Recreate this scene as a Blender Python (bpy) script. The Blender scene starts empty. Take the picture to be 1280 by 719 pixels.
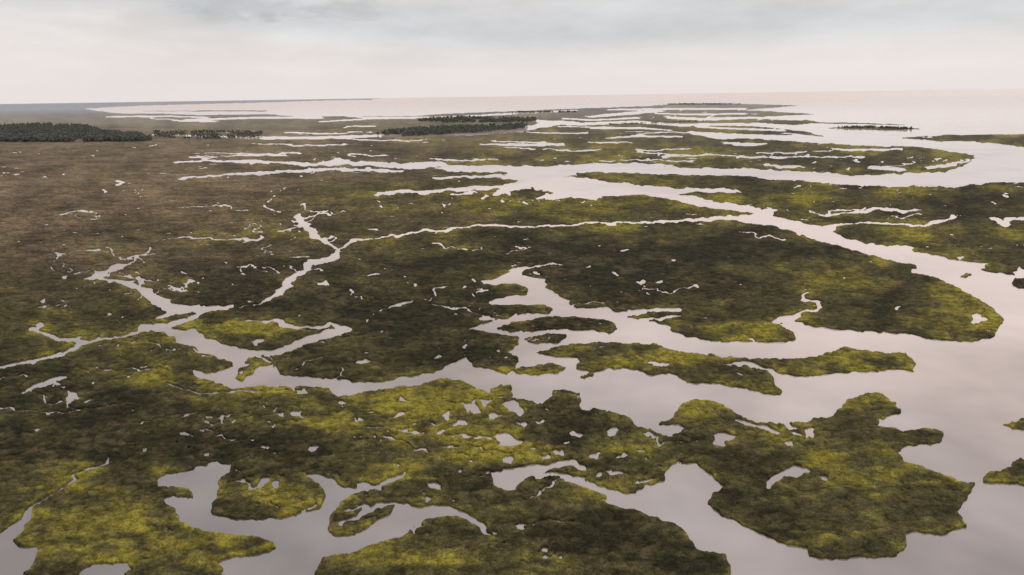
import bpy, math
import numpy as np
rng = np.random.default_rng(7)
sc = bpy.context.scene
# ------------------------------------------------------------------ camera
H = 100.0; F = 853.33; CX, CY = 640.0, 359.5
pitch = math.atan((CY-119.0)/F); roll = math.radians(0.88)
R0 = np.array([1,0,0.]); D0 = np.array([0, math.cos(pitch), -math.sin(pitch)])
U0 = np.array([0, math.sin(pitch), math.cos(pitch)])
Rv = math.cos(roll)*R0 - math.sin(roll)*U0
Uv = math.sin(roll)*R0 + math.cos(roll)*U0
from mathutils import Matrix
cd = bpy.data.cameras.new("camera"); cam = bpy.data.objects.new("camera", cd)
sc.collection.objects.link(cam); sc.camera = cam
cd.sensor_width = 36; cd.lens = 24; cd.clip_start = 1; cd.clip_end = 200000
M = Matrix(((Rv[0],Uv[0],-D0[0],0),(Rv[1],Uv[1],-D0[1],0),(Rv[2],Uv[2],-D0[2],H),(0,0,0,1)))
cam.matrix_world = M

def to_map(X, Y):
    P = (X, Y, -H)
    dx = P[0]*Rv[0]+P[1]*Rv[1]+P[2]*Rv[2]
    dy = P[0]*Uv[0]+P[1]*Uv[1]+P[2]*Uv[2]
    dz = np.maximum(P[0]*D0[0]+P[1]*D0[1]+P[2]*D0[2], 1e-3)
    return CX+F*dx/dz, CY-F*dy/dz
def ray(x, y):
    a = (x-CX)/F; b = -(y-CY)/F
    return D0+a*Rv+b*Uv
def to_ground(x, y):
    d = ray(x,y); t = -H/d[2]
    return d[0]*t, d[1]*t

# ------------------------------------------------------------------ noise
def _h(ix, iy, seed):
    h = (ix.astype(np.int64)*374761393 + iy.astype(np.int64)*668265263 + seed*974634777) & 0xffffffff
    h = ((h ^ (h >> 13)) * 1274126177) & 0xffffffff
    return ((h ^ (h >> 16)) & 0xffff).astype(np.float32)/32767.5-1.0
def vn(x, y, seed=0):
    c, s = math.cos(0.6+seed), math.sin(0.6+seed)
    u = x*c - y*s; v = x*s + y*c
    iu = np.floor(u); iv = np.floor(v)
    fu = (u-iu).astype(np.float32); fv = (v-iv).astype(np.float32)
    fu = fu*fu*(3-2*fu); fv = fv*fv*(3-2*fv)
    iu = iu.astype(np.int64); iv = iv.astype(np.int64)
    a = _h(iu,iv,seed); b = _h(iu+1,iv,seed); c2 = _h(iu,iv+1,seed); d = _h(iu+1,iv+1,seed)
    return (a+(b-a)*fu)*(1-fv) + (c2+(d-c2)*fu)*fv

# ------------------------------------------------------------------ survey map of land / water
S = 2
MW, MH = 1280*S, 720*S
m = np.ones((MH, MW), np.float32)
def poly(pts, val):
    p = np.array(pts, float)*S
    y0 = max(0, int(p[:,1].min())); y1 = min(MH-1, int(p[:,1].max())+1)
    n = len(p)
    for r in range(y0, y1+1):
        yy = r+0.5; xs = []
        for i in range(n):
            xa, ya = p[i]; xb, yb = p[(i+1) % n]
            if (ya <= yy) != (yb <= yy):
                xs.append(xa+(yy-ya)*(xb-xa)/(yb-ya))
        xs.sort()
        for k in range(0, len(xs)-1, 2):
            a = max(0, int(round(xs[k]))); b = min(MW, int(round(xs[k+1])))
            if b > a: m[r, a:b] = val
def stroke(pts, val=0.0, asp=1.5):
    p = np.array(pts, float); p[:, :] *= S
    for i in range(len(p)-1):
        xa, ya, wa = p[i]; xb, yb, wb = p[i+1]
        w = max(wa, wb)*asp+4
        x0 = max(0, int(min(xa,xb)-w)); x1 = min(MW, int(max(xa,xb)+w)+1)
        y0 = max(0, int(min(ya,yb)-w)); y1 = min(MH, int(max(ya,yb)+w)+1)
        if x1 <= x0 or y1 <= y0: continue
        gy, gx = np.mgrid[y0:y1, x0:x1]
        gx = gx/asp; bx = (xb-xa)/asp; by = yb-ya
        tt = np.clip(((gx-xa/asp)*bx+(gy-ya)*by)/max(bx*bx+by*by, 1e-6), 0, 1)
        dd = np.hypot(gx-xa/asp-bx*tt, gy-ya-by*tt)
        sub = m[y0:y1, x0:x1]; sub[dd < 0.5*(wa+(wb-wa)*tt)] = val
def ell(cx, cy, rx, ry, val=0.0):
    n = 14; ph = rng.random()*6; pts = []
    for k in range(n):
        a = k*2*math.pi/n
        r = 1+0.28*math.sin(2*a+ph)+0.2*math.sin(3*a+2*ph)+rng.normal()*0.1
        pts.append((cx+rx*r*math.cos(a), cy+ry*r*math.sin(a)))
    poly(pts, val)

W, L = 0.0, 1.0
# open sound
poly([(100,136),(180,132),(300,129),(400,126),(480,123),(600,90),(1280,80),(1280,229),(1230,229),(1190,235),(1130,233),(1060,231),
 (1060,222),(1120,218),(1185,214),(1205,208),(1222,196),(1218,188),(1190,181),(1110,178),(1060,170),(1020,163),(985,157),(1030,153),
 (1000,149),(950,146),(1020,143),(960,139),(925,138),(1000,132),(930,130),(870,131),(800,133),(740,135),(640,139),(560,142),(520,145),
 (440,145),(380,146),(330,143),(250,144),(200,142),(150,142)], W)
# distant spits
stroke([(330,125.5,1),(400,124.5,2.0),(465,124,1)], L)
stroke([(180,139,1),(260,138.5,1.2),(330,138.5,1)], L)
stroke([(1035,160,1.5),(1080,159.5,4),(1120,161,4),(1152,161,1.5)], L)
poly([(1122,173),(1180,168.5),(1280,168),(1280,184),(1250,180),(1215,177),(1165,177),(1130,175)], L)
stroke([(820,132,1),(860,130,2.4),(930,130.5,1)], L)
stroke([(1000,153,1),(1060,154,2),(1130,156,1)], L)
# archipelago streaks
for s in [[(190,168,1),(260,170,2),(320,172,3),(400,172,3.4),(460,170,3.4),(530,168,3.4),(590,167,4),(640,163,5),(670,158,6),(695,153,5),(730,155,3.5),(790,152,3),(850,156,3.5),(910,155,3),(985,158,5)],
 [(940,155,4),(1000,160,7),(1040,168,8),(1100,176,9),(1160,180,10),(1220,188,12)],
 [(700,153,3),(650,150,2),(600,150,1.5)],
 [(860,165,3),(900,170,8),(930,170,5),(1000,173,8),(1050,177,7),(1110,180,7)],
 [(905,178,3),(925,181,5),(960,179,2)],[(600,180,1.5),(650,181,3.4),(705,180,3)],
 [(735,146,2),(780,142,4),(830,138,3)],[(830,147,2.5),(880,149,3.5),(940,147,2.5),(1000,149,3)],
 [(760,137,1.6),(840,136,2.5),(930,136,2.5)],[(400,152,1.6),(470,148,1.8),(560,146,1.8),(640,142,2),(720,138,2)],
 [(230,150,2),(320,147,2.4),(400,147,2.4)],[(840,163,2),(800,160,2.5),(740,160,2)],
 [(820,142,1.5),(870,143,2),(930,142,2)],[(700,148,1.8),(740,150,2),(800,147,2)],
 [(130,146,1.6),(200,145,2),(260,147,1.6)],[(400,141,2),(460,147,2),(520,147,2.4)],[(870,158,1.6),(920,161,2.2),(980,163,2)],
 [(760,172,1.6),(800,170,2),(850,171,1.8)],[(1040,186,1.6),(1080,188,2.4),(1130,186,2)],[(980,166,1.5),(1040,173,2)],
 # upper river and side arms
 [(215,203,1.8),(260,201,2.4),(330,202,3),(390,206,4),(430,203,5),(470,205,6),(510,208,7),(545,205,7),(560,210,8),(600,211,9),(660,211,9),(700,212,11),(740,210,11),(800,211,11),(850,214,9),(920,215,9),(990,219,11),(1060,225,13),(1120,226,15),(1180,224,19),(1230,215,30)],
 [(225,222,1.8),(290,218,2.8),(340,215,3.4),(380,213,3.4),(440,211,3.4),(500,214,3)],
 [(395,207,3),(415,200,3),(440,199,2)],
 [(470,243,2.5),(500,239,4),(530,241,4),(560,236,4),(600,236,5),(650,231,6)],
 [(540,222,2),(600,220,2.5),(655,219,4)],[(560,243,1.6),(580,241,3),(600,240,2)],
 [(955,206,3),(985,209,4),(1010,208,2)],[(1085,209,4),(1110,211,5),(1130,213,4)],[(740,205,3),(800,205,2),(840,207,1.5)],
 [(1160,209,3),(1190,206,4),(1200,200,2)]]:
    stroke(s, W)
poly([(640,214),(700,211),(730,221),(760,227),(800,231),(850,235),(920,236),(925,241),(880,240.5),(845,241),(870,247),(905,253),(945,259),
 (970,262),(965,269),(985,274),(1000,285),(960,281),(920,277),(925,273),(945,268),(925,265),(890,261),(860,254),(830,247),(790,242),(762,246),
 (740,250),(715,247),(690,249),(668,248),(690,240),(660,235),(640,241),(610,245),(640,234),(645,225),(620,222)], W)
poly([(700,221),(735,218),(800,219),(860,221),(920,224),(980,228),(940,231),(870,232),(800,227),(750,224)], L)
# main estuary (east)
poly([(960,270),(985,274),(1010,281),(1030,284),(1045,279),(1075,277),(1050,283),(1036,290),(1060,299),(1100,306),(1145,309),(1140,314),(1165,319),
 (1200,326),(1235,330),(1225,337),(1245,340),(1265,343),(1280,334),(1280,719),(918,719),(905,695),(868,688),(862,672),(845,655),(800,642),(765,630),
 (740,612),(700,598),(720,588),(700,540),(600,500),(575,480),(545,478),(515,483),(480,488),(450,493),(420,496),(412,486),(380,483),(345,484),
 (340,475),(335,466),(350,456),(352,470),(400,473),(450,478),(480,478),(505,470),(540,465),(560,457),(582,445),(590,458),(620,463),(634,470),(650,452),
 (636,443),(652,430),(650,420),(590,411),(610,403),(640,394),(685,392),(688,387),(675,382),(640,380),(606,381),(612,376),(655,369),
 (664,362),(650,356),(603,356),(600,350),(625,346),(645,337),(664,334),(656,344),(680,351),(690,366),(702,372),(725,386),(755,385),(778,396),
 (800,402),(828,406),(850,418),(890,425),(930,427),(970,429),(989,427),(991,415),(975,408),(985,402),(1000,404),(1040,411),(1080,413),(1130,418),(1180,425),
 (1215,428),(1238,422),(1251,406),(1250,394),(1225,374),(1190,357),(1155,345),(1138,340),(1142,333),(1110,325),(1075,317),(1040,305),(1005,296),(960,281)], W)
# land A: the near marsh with its big eastern headland
poly([(520,482),(545,475),(560,474),(585,480),(600,488),(612,494),(612,485),(625,482),(638,485),(640,497),(662,501),(680,505),(692,490),(712,489),(724,492),(727,505),
 (740,510),(758,512),(782,521),(796,534),(812,538),(830,528),(843,518),(850,505),(862,501),(890,501),(905,508),(920,516),(930,524),(955,529),(985,530),(1012,527),
 (1040,521),(1052,512),(1060,499),(1080,494),(1105,495),(1122,505),(1122,516),(1095,523),(1100,534),(1130,539),(1165,537),(1180,543),
 (1172,553),(1140,559),(1120,565),(1130,575),(1165,589),(1187,598),(1219,606),(1205,625),(1193,640),(1200,648),(1207,660),(1180,667),
 (1150,665),(1130,668),(1131,688),(1120,697),(1085,699),(1040,700),(1015,698),(1012,686),(985,683),(955,670),(935,657),(905,646),
 (887,629),(892,619),(912,610),(897,600),(886,588),(868,579),(846,578),(836,589),(832,601),(808,607),(798,616),(770,615),(745,605),(722,596),(700,598),(640,620),(520,600)], L)
# islands
poly([(625,411),(640,403),(680,396),(720,396),(760,402),(774,410),(765,417),(735,413),(700,410),(668,413),(640,416)], L)
poly([(655,423),(690,416),(710,420),(700,428),(672,430)], L)
poly([(672,440),(700,434),(735,430),(770,428),(815,430),(850,440),(890,445),(930,451),(975,449),(1010,448),(1030,441),(1060,437),(1095,440),(1132,442),
 (1145,455),(1143,467),(1118,463),(1080,465),(1040,469),(1000,470),(962,466),(966,480),(975,494),(960,492),(930,485),(890,481),(860,476),
 (838,466),(815,470),(795,462),(762,460),(745,466),(720,462),(722,448),(700,447)], L)
stroke([(905,455,3),(930,456,4),(958,463,5),(975,472,4)], W)
poly([(636,464),(655,458),(690,455),(710,461),(690,467),(655,468)], L)
poly([(1225,598),(1240,589),(1262,584),(1280,574),(1280,608),(1250,605),(1232,603)], L)
poly([(1252,531),(1268,526),(1280,524),(1280,538),(1262,535)], L)
poly([(1262,349),(1280,347),(1280,364),(1268,360)], L)
ell(1207,344,6,2,L); ell(1135,334,12,4,L); ell(735,470,10,2.4,L)
# western creeks
poly([(220,416),(245,411),(252,422),(290,433),(330,438),(350,437),(340,446),(308,447),(300,455),(325,458),(347,455),(338,468),(352,476),(400,473),
 (450,478),(450,492),(420,496),(412,485),(365,482),(330,485),(285,488),(275,478),(246,470),(238,462),(270,466),(290,458),(275,448),(240,436),(215,427)], W)
poly([(295,472),(300,460),(315,454),(324,458),(316,468),(302,476)], L)
for s in [[(345,441,9),(375,430,9),(398,419,10),(430,413,9),(412,404,5),(402,409,5),(375,410,4),(352,407,6),(345,402,4),(300,402,1.5)],
 [(228,420,13),(205,411,9),(178,410,9),(170,412,4)],
 [(108,350,3),(125,343,5),(150,333,6)],[(120,346,4),(155,355,7),(185,365,10),(198,378,13),(220,387,12),(262,387,9),(290,382,4)],
 [(252,390,7),(242,398,6),(215,405,7),(175,412,7)],[(155,345,2),(180,349,3),(178,356,3)],[(195,398,3),(215,392,5),(200,388,5)],
 [(52,402,4),(50,412,5),(72,425,6),(105,428,6),(80,440,5),(50,450,5),(0,460,5)],[(40,410,3),(60,415,4)],
 [(110,428,2.8),(150,421,3),(180,412,4)],[(30,490,5),(55,478,7),(80,471,4)],
 [(325,380,3.5),(345,368,6),(362,352,8),(378,340,7)],
 [(378,340,3),(385,328,6),(405,326,10),(418,322,7),(422,312,2.2),(440,301,2.4),(470,298,1.8),(500,294,3.2),(530,288,2.4),(560,288,3.2),(590,282,2.6),(612,281,3.4),(650,283,2),(700,283,2.4),(730,279,2),(760,279,2.6),(830,277,3),(900,273,4),(945,272,7)],
 [(372,270,6),(383,283,7),(395,295,7),(407,303,4),(421,311,2)],[(362,322,3),(388,321,2.5)],
 [(1028,270,2),(1060,267,2.5),(1095,262,3),(1130,264,4),(1150,262,2)],[(1150,284,3),(1180,277,4),(1192,270,3)],
 [(1238,274,5),(1262,281,5),(1258,275,3),(1280,273,4)],[(1070,277,2),(1110,279,2.4),(1150,283,2.4)],
 [(968,402,7),(990,398,9),(1000,391,4),(1028,385,3),(1022,378,3),(1000,373,4),(1006,364,2)],
 [(775,394,7),(815,388,6),(846,388,5)],[(800,401,4),(850,396,3)],
 [(490,384,4),(515,376,4)],[(445,453,3),(462,452,3)],[(640,336,1.5),(700,330,1.5)],
 [(270,298,2),(320,300,2.4),(330,296,1.4)],[(330,257,1.5),(350,265,1.5)],[(110,313,3),(125,312,4)],[(190,318,1.6),(160,322,2)],
 [(340,452,1.5),(300,440,1.4)],[(190,310,1.4),(160,330,1.6),(150,333,2)],[(300,385,1.6),(320,380,2)],[(200,300,1.3),(235,296,1.5),(268,298,1.8)],
 [(0,474,2),(30,470,1.6)],[(206,520,1.5),(170,530,1.5)],[(260,516,1.5),(210,518,1.5)],
 # near-left creeks
 [(92,600,3),(90,593,3),(130,580,3),(133,574,3)],[(92,600,3),(70,618,3),(38,634,5),(30,650,9),(12,668,16)],[(205,480,2),(250,492,2.4),(330,490,2)],
 [(0,512,1.6),(80,515,2),(150,505,1.8)],
 # headland and middle pools
 [(925,526,3),(950,533,6),(970,541,4)],[(960,606,3),(975,596,6),(995,588,12),(1012,590,4)],
 [(815,533,6),(832,538,14),(848,535,8)],[(690,583,8),(712,577,6),(728,586,5)],
 [(672,597,4),(700,592,6),(720,602,6)],[(985,540,2),(1010,548,1.5)]]:
    stroke(s, W)
poly([(612,592),(635,586),(668,579),(692,582),(682,592),(655,600),(642,612),(624,611)], W)
# south-west lagoon
poly([(188,602),(215,592),(240,588),(255,583),(285,580),(291,589),(276,600),(268,615),(266,640),(290,650),(330,651),(370,644),(396,635),(404,622),(400,612),
 (390,602),(380,593),(400,593),(420,600),(432,609),(465,607),(505,590),(497,602),(470,612),(440,619),(427,628),(410,645),(408,660),(416,670),(440,668),(462,656),
 (484,640),(492,632),(530,630),(565,634),(590,646),(606,655),(613,670),(600,662),(575,647),(545,649),(516,660),(500,674),(455,684),(440,692),
 (402,699),(395,719),(275,719),(283,712),(272,705),(290,696),(330,690),(342,683),(330,672),(290,668),(250,664),(228,654),(220,640),(198,625),(212,619),
 (238,622),(240,612),(215,606),(195,608)], W)
stroke([(422,655,6),(445,648,7),(470,630,6),(492,631,5)], W)
stroke([(430,641,4),(455,634,4)], W)
poly([(0,719),(25,719),(45,702),(49,688),(22,681),(12,672),(0,665)], W)
poly([(92,719),(105,710),(125,704),(160,702),(167,710),(152,719)], W)
# named pools
for e in [(634,550,15,8),(905,550,14,8),(590,511,9,6),(556,520,6,5),(575,530,9,4),(606,505,6,4),(728,508,7,5),(765,540,8,5),(515,541,10,3),(602,548,4,4),
 (375,518,8,4),(330,603,7,6),(347,606,6,5),(312,598,4,3),(318,610,5,3),(300,602,4,3),(545,606,8,4),(535,622,6,3),(455,610,10,4),(650,660,10,3),(700,566,6,4),(684,572,6,3),
 (768,592,9,5),(548,541,7,3),(500,520,7,2.6),(462,515,6,2),(470,536,7,2),(450,527,6,3),(335,560,7,2),(230,545,8,2.6),(260,538,6,2),(785,313,4,2),(650,310,5,1.8),
 (1095,262,10,2),(820,455,10,4),(580,466,6,3),(990,534,9,4),(1223,400,10,6),(1123,386,4,2.4),(1030,600,6,3),(455,452,7,3),(610,398,8,2.4),(405,355,6,2.4),
 (355,520,5,3),(395,560,6,3),(430,505,6,3),(620,520,7,4),(650,530,6,4),(585,545,5,3),(720,545,7,4),(745,570,6,4),(800,565,6,3),(560,560,7,3),(640,575,6,4),(500,500,5,3)]:
    ell(*e)
# scattered marsh pools
groups = [(60,360,300,400,48,1.0),(380,620,320,440,38,.9),(650,1150,290,380,18,.8),(80,420,440,560,44,1.2),(430,860,480,570,70,1.4),(250,800,580,700,34,1.5),
          (60,600,225,300,44,.8),(650,1250,185,205,30,.8),(950,1280,240,320,26,.8),(740,980,122,160,50,.7),(280,640,205,240,24,.7),(900,1200,530,660,8,1.3),
          (480,760,240,262,24,.8),(600,780,340,450,22,1.0),(100,700,150,200,26,.6),(20,420,500,690,30,1.3)]
for x0,x1,y0,y1,n,sz in groups:
    cx0 = rng.uniform(x0,x1,max(3,n//5)); cy0 = rng.uniform(y0,y1,max(3,n//5))
    for k in range(n):
        j = rng.integers(len(cx0))
        x = cx0[j]+rng.normal()*22; y = cy0[j]+rng.normal()*min(8,(y1-y0)*.15)
        if y < 150 and x < 700: continue
        r = sz*(0.6+rng.exponential(0.6))
        ell(x, y, r*1.7, max(0.8, r*1.0))
# meandering rills
for x0,x1,y0,y1,n,wd_ in [(40,460,240,400,22,.95),(380,700,300,450,8,.95),(60,440,420,560,12,1.15),(430,860,490,570,6,1.5),(700,1150,290,380,2,1.1),
                     (200,900,150,200,20,1.1),(950,1270,240,300,5,1.1),(300,760,575,700,5,1.7),(700,1150,185,205,8,1.1)]:
    for k in range(n):
        x=rng.uniform(x0,x1); y=rng.uniform(y0,y1); a=rng.normal()*.35; sgn=rng.choice([-1,1]); pts=[]
        nn_=rng.integers(12,30)
        for i in range(nn_):
            pts.append((x,y,wd_*rng.uniform(.8,1.3)*(1.4-.7*i/nn_)))
            a=a*.75+rng.normal()*.6; st=rng.uniform(2.5,5)
            x+=sgn*st*math.cos(a)*(1 if y>220 else 1.6); y+=st*.42*math.sin(a)*(1 if y>220 else .3)
        stroke(pts,W)

def blur(a, r):
    k = np.exp(-0.5*(np.arange(-3*int(math.ceil(r)),3*int(math.ceil(r))+1)/r)**2); k /= k.sum(); n = len(k)//2
    for ax in (0,1):
        pad = [(0,0),(0,0)]; pad[ax] = (n,n)
        b = np.pad(a, pad, mode='edge'); o = np.zeros_like(a)
        for i,w in enumerate(k):
            o += w*(b[i:i+a.shape[0]] if ax == 0 else b[:, i:i+a.shape[1]])
        a = o
    return a
ms = blur(m, 1.0)
small = m.reshape(MH//4,4,MW//4,4).mean((1,3))
mwide = blur(small, 3.0)
def samp(img, x, y, s):
    x = np.abs(x); x = np.where(x > 1279, 2558-x, x); x = np.abs(x)
    y = np.where(y > 718, 1436-y, y); y = np.abs(y)
    u = np.clip(x*s-0.5, 0, img.shape[1]-1.001); v = np.clip(y*s-0.5, 0, img.shape[0]-1.001)
    iu = u.astype(int); iv = v.astype(int); fu = u-iu; fv = v-iv
    return (img[iv,iu]*(1-fu)+img[iv,iu+1]*fu)*(1-fv)+(img[iv+1,iu]*(1-fu)+img[iv+1,iu+1]*fu)*fv

# ------------------------------------------------------------------ terrain sheet
NR, NC = 1060, 1900
s = np.linspace(0,1,NR); q = 0.0016+(1.06-0.0016)*(0.3*s**2+0.7*s**1.15)
t = np.linspace(-1.15,1.15,NC)
Y = (H/q)[:,None]*np.ones((1,NC)); X = Y*t[None,:]
X = X.ravel(); Y = Y.ravel()
px, py = to_map(X, Y)
wx = np.zeros_like(X); wy = np.zeros_like(X)
for i,lam in enumerate([3,6,12,24,48,96,192,384]):
    lp = lam*F/Y
    a = lam*0.19*np.clip((lp-7)/6,0,1)*np.clip((50-lp)/25,0,1)
    wx += a*vn(X/lam, Y/lam, 11+i); wy += a*vn(X/lam, Y/lam, 31+i)
px2, py2 = to_map(X+wx, np.maximum(Y+wy, 50))
py2 = py2 + np.clip((py-150)/60,0.12,1)*(1.4*vn(px/10, py/6, 51)+0.8*vn(px/5, py/3, 52)) 
px2 = px2 + 1.5*vn(px/8, py/5, 53)
land = samp(ms, px2, py2, S)
wide = samp(mwide, px2, py2, 0.5)
# small tidal pans, commonest near the creeks
pan = np.zeros_like(X); wsum = np.full_like(X, 1e-3)
for i,lam in enumerate([2.5,5,10,20,40,80,160]):
    lp = lam*F/Y; w = np.clip((lp-4)/4,0,1)*np.clip((30-lp)/14,0,1)
    pan += w*vn(X/lam, Y/lam, 131+i); wsum += w
pan = pan/np.sqrt(wsum)
dens = np.clip(vn(px/60,py/22,141),0,1)*.15 + np.clip(1-wide,0,.5)*.15
land = land - np.clip((pan-(0.95-dens))/.10,0,1)*np.clip((py-150)/30,0.0,1)
k = np.clip((land-0.44)/0.30, 0, 1); k = k*k*(3-2*k)
# tussocks: rounded mounds parted by narrow creases
lump = np.zeros_like(X); crease_shade = np.ones_like(X)
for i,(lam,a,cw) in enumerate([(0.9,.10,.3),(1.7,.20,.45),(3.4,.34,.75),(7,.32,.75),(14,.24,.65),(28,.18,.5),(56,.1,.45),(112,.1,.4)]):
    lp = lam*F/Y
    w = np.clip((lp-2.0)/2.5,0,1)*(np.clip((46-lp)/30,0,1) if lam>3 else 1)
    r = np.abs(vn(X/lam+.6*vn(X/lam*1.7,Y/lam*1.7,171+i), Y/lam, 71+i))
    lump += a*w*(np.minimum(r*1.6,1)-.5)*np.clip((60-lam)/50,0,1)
    crease_shade *= 1-w*cw*np.clip(1-r/.22,0,1)
Z = -0.35 + k*(0.82+lump)
Z = Z.astype(np.float32)

# ------------------------------------------------------------------ land colour zones, with crease shade and haze painted in
def zone(lst):
    o = np.zeros_like(X)
    wxp = px + 30*vn(px/45, py/14, 91)+14*vn(px/16, py/6, 92)+6*vn(px/6,py/3,96)
    wyp = py + 10*vn(px/45, py/14, 93)+6*vn(px/16, py/6, 94)+2.5*vn(px/6,py/3,97)
    for cx,cy,rx,ry,w in lst:
        o = np.maximum(o, w*np.exp(-(((wxp-cx)/rx)**2+((wyp-cy)/ry)**2)**1.3))
    return o
bright = zone([(540,505,90,26,1),(420,530,50,14,.9),(620,560,70,26,.6),(120,655,90,45,.85),(240,690,90,20,.9),(1050,590,120,50,.5),(1110,670,90,25,.4),(320,416,70,14,1),(1010,345,110,16,.9),
 (900,408,90,12,.8),(1190,395,60,30,.6),(880,512,60,16,.8),(1090,452,70,10,1),(830,448,90,10,.8),(560,258,260,14,.6),(820,290,120,10,.9),(1180,290,120,16,.8),(900,255,200,8,.5),
 (900,190,260,10,.4),(660,190,120,10,.4),(360,625,60,22,.6),(600,700,110,20,.5),(450,700,60,16,.5),(330,500,100,10,.6),(120,430,120,14,.5),(60,585,80,10,.7),(200,480,90,12,.7),
 (640,480,40,10,.8),(560,310,90,7,.6),(1060,240,180,7,.4),(760,600,60,14,.5),(1080,505,30,8,.8),(330,290,120,8,.5),(470,340,50,6,.4),(30,520,50,8,.6),(780,560,50,16,.4),(480,590,50,10,.5)])
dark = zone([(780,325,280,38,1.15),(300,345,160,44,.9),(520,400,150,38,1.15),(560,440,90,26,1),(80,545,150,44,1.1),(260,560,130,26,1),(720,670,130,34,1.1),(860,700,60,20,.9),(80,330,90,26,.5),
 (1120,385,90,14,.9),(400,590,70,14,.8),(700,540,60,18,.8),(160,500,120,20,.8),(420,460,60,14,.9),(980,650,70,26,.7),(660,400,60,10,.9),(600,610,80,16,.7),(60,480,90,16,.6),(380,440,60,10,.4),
 (1200,255,90,8,.6),(420,270,120,10,.5),(1000,200,120,8,.4),(960,570,50,16,.5)])  # dark zones pull the land colour towards its darkest tone
brown = np.clip(1.0-(px+0.9*(py-180))/680 + 0.25*vn(px/70,py/16,95),0,1)*np.clip((390-py)/150,0,1)
n1 = vn(X/60,Y/60,101)*.45+vn(X/22,Y/22,102)*.35+vn(X/8,Y/8,103)*.25+vn(X/3,Y/3,107)*.12
pn = vn(px/60,py/20,109)*.45+vn(px/26,py/9,104)*.5+vn(px/11,py/4.5,105)*.3+vn(px/5,py/2.4,106)*.2+vn(px/2.5,py/1.6,108)*.12
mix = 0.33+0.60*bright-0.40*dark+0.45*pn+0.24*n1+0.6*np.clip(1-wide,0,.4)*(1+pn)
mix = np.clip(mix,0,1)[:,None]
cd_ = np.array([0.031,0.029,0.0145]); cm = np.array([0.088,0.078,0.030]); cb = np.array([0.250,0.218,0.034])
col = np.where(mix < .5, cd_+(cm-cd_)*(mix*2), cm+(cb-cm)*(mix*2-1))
tan = np.clip(vn(px/34,py/10,121)*.7+vn(px/9,py/4,122)*.5-.2,0,.5)[:,None]*(1-bright[:,None])
col = col*(1-tan)+np.array([0.115,0.091,0.048])*tan
streak = vn(px/40,py/1.8,123)*.5+vn(px/14,py/1.4,124)*.5
br = np.array([0.225,0.166,0.105])*(0.9+0.35*pn[:,None]+.22*streak[:,None])
b_ = np.clip(brown*1.4,0,0.90)[:,None]*(1-0.4*bright[:,None])*np.clip(.85+.5*n1[:,None]+.3*streak[:,None],0.25,1)
col = col*(1-b_)+br*b_
col = col*(.38+.75*crease_shade[:,None])  # shade in the gaps between tussocks, painted into the colour
haze = np.clip((Y-700)/2800,0,1)[:,None]  # distance haze painted into the land colour, paler further out
col = col*(1-haze*.62)+np.array([0.25,0.225,0.18])*haze*.62*(1+.3*pn[:,None]+.15*streak[:,None])
far_haze = np.clip((Y-2200)/8000,0,1)[:,None]  # bluish haze painted over the farthest land
col = col*(1-far_haze)+np.array([0.36,0.385,0.42])*far_haze
mud = np.clip((0.6-k)/0.55,0,1)[:,None]
col = col*(1-.75*mud)+np.array([0.030,0.024,0.016])*.75*mud
col = np.clip(col,0.004,1)

def grid_mesh(name, X, Y, Z, nr, nc):
    me = bpy.data.meshes.new(name)
    nv = nr*nc
    me.vertices.add(nv); co = np.empty((nv,3),np.float32); co[:,0]=X; co[:,1]=Y; co[:,2]=Z
    me.vertices.foreach_set("co", co.ravel())
    r = np.arange(nr-1)[:,None]*nc; c = np.arange(nc-1)[None,:]
    a = (r+c).ravel()
    f = np.stack([a, a+nc, a+nc+1, a+1],1).astype(np.int32)
    zmax = np.asarray(Z)[f].max(1); f = f[zmax > -0.345]
    nf = len(f)
    me.loops.add(nf*4); me.loops.foreach_set("vertex_index", f.ravel())
    me.polygons.add(nf); me.polygons.foreach_set("loop_start", (np.arange(nf)*4).astype(np.int32))
    me.polygons.foreach_set("loop_total", np.full(nf,4,np.int32))
    me.polygons.foreach_set("use_smooth", np.ones(nf,bool))
    me.update(calc_edges=True)
    return me
me = grid_mesh("marsh_land", X, Y, Z, NR, NC)
at = me.attributes.new("land_col_haze", 'FLOAT_COLOR', 'POINT')
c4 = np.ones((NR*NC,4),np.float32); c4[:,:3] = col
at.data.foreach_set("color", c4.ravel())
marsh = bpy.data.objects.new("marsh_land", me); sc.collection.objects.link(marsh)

def newmat(n):
    mt = bpy.data.materials.new(n); mt.use_nodes = True
    nt = mt.node_tree; return mt, nt, nt.nodes["Principled BSDF"]
mt, nt, bs = newmat("marsh_grass")
N = nt.nodes.new; Lk = nt.links.new
att = N("ShaderNodeAttribute"); att.attribute_name = "land_col_haze"
geo = N("ShaderNodeNewGeometry")
def noise(scale, det=3, rough=.6):
    n = N("ShaderNodeTexNoise"); n.inputs["Scale"].default_value = scale; n.inputs["Detail"].default_value = det
    n.inputs["Roughness"].default_value = rough; Lk(geo.outputs["Position"], n.inputs["Vector"]); return n
def mrange(src, a,b,c,d):
    r = N("ShaderNodeMapRange"); Lk(src, r.inputs[0]); 
    for i,v in enumerate((a,b,c,d)): r.inputs[i+1].default_value = v
    return r.outputs[0]
def math_(op, a, b):
    r = N("ShaderNodeMath"); r.operation = op
    for i,v in enumerate((a,b)):
        if isinstance(v,(int,float)): r.inputs[i].default_value = v
        else: Lk(v, r.inputs[i])
    return r.outputs[0]
nf_ = noise(2.2,3,.75); nm_ = noise(.35,4,.75)
va = mrange(nf_.outputs["Fac"], .35,.65,.6,1.4)
vb = mrange(nm_.outputs["Fac"], .38,.62,.65,1.35)
vv = math_('MULTIPLY', va, vb)
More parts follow.
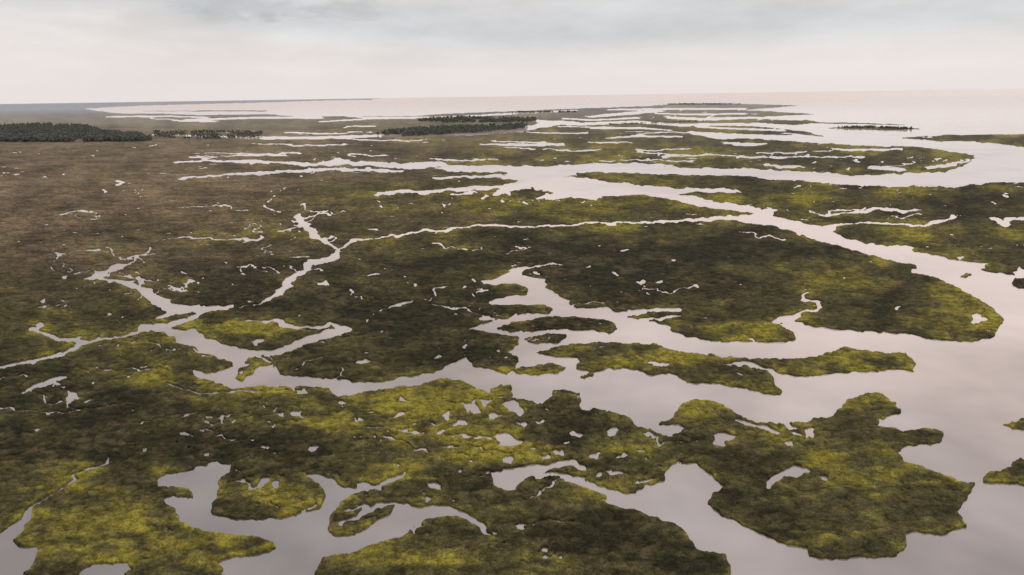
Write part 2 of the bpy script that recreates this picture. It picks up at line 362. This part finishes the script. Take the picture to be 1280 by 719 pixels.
vm = N("ShaderNodeVectorMath"); vm.operation = 'SCALE'; Lk(att.outputs["Color"], vm.inputs[0]); Lk(vv, vm.inputs["Scale"])
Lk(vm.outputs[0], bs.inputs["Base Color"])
bs.inputs["Roughness"].default_value = .9
bs.inputs["Specular IOR Level"].default_value = .1
bmp = N("ShaderNodeBump"); bmp.inputs["Strength"].default_value = .6; bmp.inputs["Distance"].default_value = .3
Lk(nf_.outputs["Fac"], bmp.inputs["Height"]); Lk(bmp.outputs[0], bs.inputs["Normal"])
me.materials.append(mt)

# ------------------------------------------------------------------ water
wm = bpy.data.meshes.new("water"); R = 62000
vs = [(0,0,0)]; n = 96
for rr in (300,1500,8000,R):
    for i in range(n):
        a = i*2*math.pi/n; vs.append((rr*math.cos(a), rr*math.sin(a), 0))
fs = [(0,1+i,1+(i+1)%n) for i in range(n)]
for rg in range(3):
    o = 1+rg*n
    fs += [(o+i,o+n+i,o+n+(i+1)%n,o+(i+1)%n) for i in range(n)]
wm.from_pydata(vs,[],fs); wm.update()
water = bpy.data.objects.new("water", wm); sc.collection.objects.link(water)
mt, nt, bs = newmat("tidal_water"); N = nt.nodes.new; Lk = nt.links.new
geo = N("ShaderNodeNewGeometry")
bs.inputs["IOR"].default_value = 4.0
w1 = noise(.5,3,.6); w2 = noise(.010,4,.6)
sp = N("ShaderNodeSeparateXYZ"); Lk(geo.outputs["Position"], sp.inputs[0])
# wind-ruffled drifts against slick calm water
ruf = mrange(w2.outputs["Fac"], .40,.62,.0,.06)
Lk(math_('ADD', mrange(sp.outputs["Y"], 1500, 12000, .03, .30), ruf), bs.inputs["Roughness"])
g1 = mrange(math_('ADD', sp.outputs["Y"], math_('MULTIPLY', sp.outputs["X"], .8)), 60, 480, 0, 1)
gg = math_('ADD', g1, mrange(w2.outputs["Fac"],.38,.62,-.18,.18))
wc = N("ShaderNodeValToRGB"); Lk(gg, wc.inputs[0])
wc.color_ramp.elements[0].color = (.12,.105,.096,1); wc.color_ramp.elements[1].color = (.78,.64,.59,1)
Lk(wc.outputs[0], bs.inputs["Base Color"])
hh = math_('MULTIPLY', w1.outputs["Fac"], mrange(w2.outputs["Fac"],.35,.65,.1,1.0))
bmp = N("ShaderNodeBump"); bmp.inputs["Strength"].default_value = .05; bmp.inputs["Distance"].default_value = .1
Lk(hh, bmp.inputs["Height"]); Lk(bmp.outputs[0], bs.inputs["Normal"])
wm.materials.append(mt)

# ------------------------------------------------------------------ distant pine woods
def inpoly(x,y,p):
    ins = False; n=len(p)
    for i in range(n):
        xa,ya=p[i]; xb,yb=p[(i+1)%n]
        if (ya<=y)!=(yb<=y) and x < xa+(y-ya)*(xb-xa)/(yb-ya): ins = not ins
    return ins
phi=(1+5**.5)/2
ico = np.array([(-1,phi,0),(1,phi,0),(-1,-phi,0),(1,-phi,0),(0,-1,phi),(0,1,phi),(0,-1,-phi),(0,1,-phi),(phi,0,-1),(phi,0,1),(-phi,0,-1),(-phi,0,1)])
ico /= np.linalg.norm(ico[0])
icf = np.array([(0,11,5),(0,5,1),(0,1,7),(0,7,10),(0,10,11),(1,5,9),(5,11,4),(11,10,2),(10,7,6),(7,1,8),(3,9,4),(3,4,2),(3,2,6),(3,6,8),(3,8,9),(4,9,5),(2,4,11),(6,2,10),(8,6,7),(9,8,1)])
def wood(name, regs, mat):
    V=[];Fc=[];o=0
    for pg,cnt,ht in regs:
        p=np.array(pg); c=0
        while c<cnt:
            x=rng.uniform(p[:,0].min(),p[:,0].max()); y=rng.uniform(p[:,1].min(),p[:,1].max())
            if not inpoly(x,y,pg): continue
            if vn(np.array([x/9.]),np.array([y/2.5]),5)[0] < -.55: continue
            c+=1
            gx,gy=to_ground(x,y); h=ht*rng.uniform(.6,1.2)
            tr=np.array([(dx*.25*(1 if z==0 else .4),dy*.25*(1 if z==0 else .4),z*h*.8+ .1) for z in (0,1) for dx,dy in ((-1,-1),(1,-1),(1,1),(-1,1))])+[gx,gy,0]
            V.append(tr); Fc.append(np.array([(0,1,5),(0,5,4),(1,2,6),(1,6,5),(2,3,7),(2,7,6),(3,0,4),(3,4,7)])+o); o+=8
            for z,r in ((.42,.30),(.62,.27),(.82,.17)):
                r=r*h*rng.uniform(.7,1.2)
                b=ico*(1+rng.normal(0,.22,(12,1)))*[r,r,r*.62]+[gx+rng.normal()*h*.09,gy+rng.normal()*h*.09,z*h]
                V.append(b); Fc.append(icf+o); o+=12
    me=bpy.data.meshes.new(name); me.from_pydata(np.concatenate(V).tolist(),[],np.concatenate(Fc).tolist()); me.update()
    ob=bpy.data.objects.new(name,me); sc.collection.objects.link(ob); me.materials.append(mat); return ob
mt, nt, bs = newmat("pine_foliage"); N = nt.nodes.new; Lk = nt.links.new
geo = N("ShaderNodeNewGeometry"); nn = noise(.06,3,.6)
cr = N("ShaderNodeValToRGB"); cr.color_ramp.elements[0].position=.35; cr.color_ramp.elements[1].position=.65
cr.color_ramp.elements[0].color=(.085,.098,.086,1); cr.color_ramp.elements[1].color=(.145,.155,.130,1)
Lk(nn.outputs["Fac"],cr.inputs[0]); Lk(cr.outputs[0],bs.inputs["Base Color"]); bs.inputs["Roughness"].default_value=.95
bs.inputs["Specular IOR Level"].default_value=.1
wood("pine_forest", [([(0,158),(55,156),(110,159),(130,166),(175,170),(190,175),(185,177),(90,178),(0,178)],4400,13),
  ([(190,164),(250,164),(330,165),(325,172),(250,175),(195,172)],700,7)], mt)
wood("pine_forest", [([(470,170),(490,165),(540,161),(600,159),(660,157),(655,161),(610,165),(545,169),(500,171)],1500,12)], mt)
wood("pine_forest", [([(510,151),(570,147),(620,148),(672,149),(668,153),(600,154),(550,154)],900,12)], mt)
wood("tree_line", [([(825,131),(860,130),(925,130.3),(925,131.2),(860,131.5)],350,11),([(760,155.5),(880,151.5),(885,152.3),(765,156.5)],160,5),
  ([(1045,160),(1085,159),(1140,161),(1140,162),(1085,161)],220,6),([(640,140.5),(720,140),(720,141),(640,141.5)],260,10)], mt)

# ------------------------------------------------------------------ sky + sun
wd = bpy.data.worlds.new("World"); sc.world = wd; wd.use_nodes = True
nt = wd.node_tree; N = nt.nodes.new; Lk = nt.links.new
bg = nt.nodes["Background"]
elev, az = math.radians(58), math.radians(50)
sky = N("ShaderNodeTexSky"); sky.sky_type='NISHITA'; sky.sun_disc=False; sky.sun_elevation=elev; sky.sun_rotation=az; sky.dust_density=3; sky.air_density=1.2
tc = N("ShaderNodeTexCoord"); sep = N("ShaderNodeSeparateXYZ"); Lk(tc.outputs["Generated"], sep.inputs[0])
def cnoise(scale, zs, det, rough, loc=(0,0,0)):
    mp = N("ShaderNodeMapping"); mp.inputs["Scale"].default_value=(1,1,zs); mp.inputs["Location"].default_value=loc; Lk(tc.outputs["Generated"], mp.inputs[0])
    cl = N("ShaderNodeTexNoise"); cl.inputs["Scale"].default_value=scale; cl.inputs["Detail"].default_value=det; cl.inputs["Roughness"].default_value=rough; Lk(mp.outputs[0], cl.inputs["Vector"])
    return cl.outputs["Fac"]
c1 = cnoise(1.7,5,6,.5); c2 = cnoise(4,4,7,.55,(3,1,0)); c3 = cnoise(22,3,5,.6,(1,2,0)); c4n = cnoise(3.2,2.2,4,.5,(5,2,1))
ramp = N("ShaderNodeValToRGB"); e = ramp.color_ramp.elements
dz = math_('ADD', math_('MULTIPLY', math_('SUBTRACT', c1, .5), .15), mrange(sep.outputs["X"], -.45,.0,-.05,0.0))
lowk = mrange(sep.outputs["Z"], 0.0, .10, 0.0, 1.0)
zz = math_('ADD', sep.outputs["Z"], math_('MULTIPLY', dz, lowk))
Lk(zz, ramp.inputs[0])
e[0].position=0.0; e[0].color=(.80,.745,.725,1); e[1].position=1.0; e[1].color=(.52,.50,.51,1)
for p,c in ((.03,(.81,.755,.74)),(.055,(.74,.71,.705)),(.085,(.62,.63,.65)),(.12,(.62,.625,.645)),(.17,(.82,.745,.71)),(.30,(.80,.715,.685)),(.5,(.64,.58,.565))):
    x = e.new(p); x.color=(*c,1)
scr = mrange(c2, .36,.66,.84,1.09)
# two small ragged scraps of darker cloud low in the north-west
tot = scr
for (x_,y_,rx_,rz_) in ((312,10,.085,.016),(438,11,.06,.016),(330,22,.03,.006)):
    d = ray(x_,y_); d = d/np.linalg.norm(d)
    mp = N("ShaderNodeMapping"); mp.vector_type='POINT'
    mp.inputs["Location"].default_value = tuple(-d/np.array([rx_,rx_,rz_])); mp.inputs["Scale"].default_value=(1/rx_,1/rx_,1/rz_)
    Lk(tc.outputs["Generated"], mp.inputs[0])
    ln = N("ShaderNodeVectorMath"); ln.operation='LENGTH'; Lk(mp.outputs[0], ln.inputs[0])
    rr_ = math_('ADD', ln.outputs["Value"], mrange(c3,.3,.7,-.7,.7))
    tot = math_('MULTIPLY', tot, mrange(rr_, .3, 1.1, .88, 1.0))
# broken higher cloud: bigger grey/cream patches
hi = mrange(sep.outputs["Z"], .15, .30, 0, 1)
hv = mrange(c4n, .40,.60,.72,1.14)
hm = N("ShaderNodeMapRange"); Lk(hi, hm.inputs[0]); hm.inputs[3].default_value=1.0; Lk(hv, hm.inputs[4])
tot = math_('MULTIPLY', tot, hm.outputs[0])
scl = N("ShaderNodeMapRange"); Lk(lowk, scl.inputs[0]); scl.inputs[3].default_value=1.0; Lk(tot, scl.inputs[4])
cv = N("ShaderNodeVectorMath"); cv.operation='SCALE'; Lk(ramp.outputs[0], cv.inputs[0]); Lk(scl.outputs[0], cv.inputs["Scale"])
sc1 = N("ShaderNodeVectorMath"); sc1.operation='SCALE'; Lk(sky.outputs[0], sc1.inputs[0]); sc1.inputs["Scale"].default_value=.010
ad = N("ShaderNodeVectorMath"); ad.operation='ADD'; Lk(sc1.outputs[0], ad.inputs[0]); Lk(cv.outputs[0], ad.inputs[1])
Lk(ad.outputs[0], bg.inputs["Color"]); bg.inputs["Strength"].default_value=1.0
sl = bpy.data.lights.new("sun",'SUN'); sl.energy=1.2; sl.angle=math.radians(14); sl.color=(1,.93,.84)
so = bpy.data.objects.new("sun", sl); sc.collection.objects.link(so)
from mathutils import Vector
dirv = Vector((math.sin(az)*math.cos(elev), math.cos(az)*math.cos(elev), math.sin(elev)))
so.rotation_euler = dirv.to_track_quat('Z','Y').to_euler()
sc.view_settings.view_transform='Standard'; sc.view_settings.look='None'; sc.view_settings.exposure=0
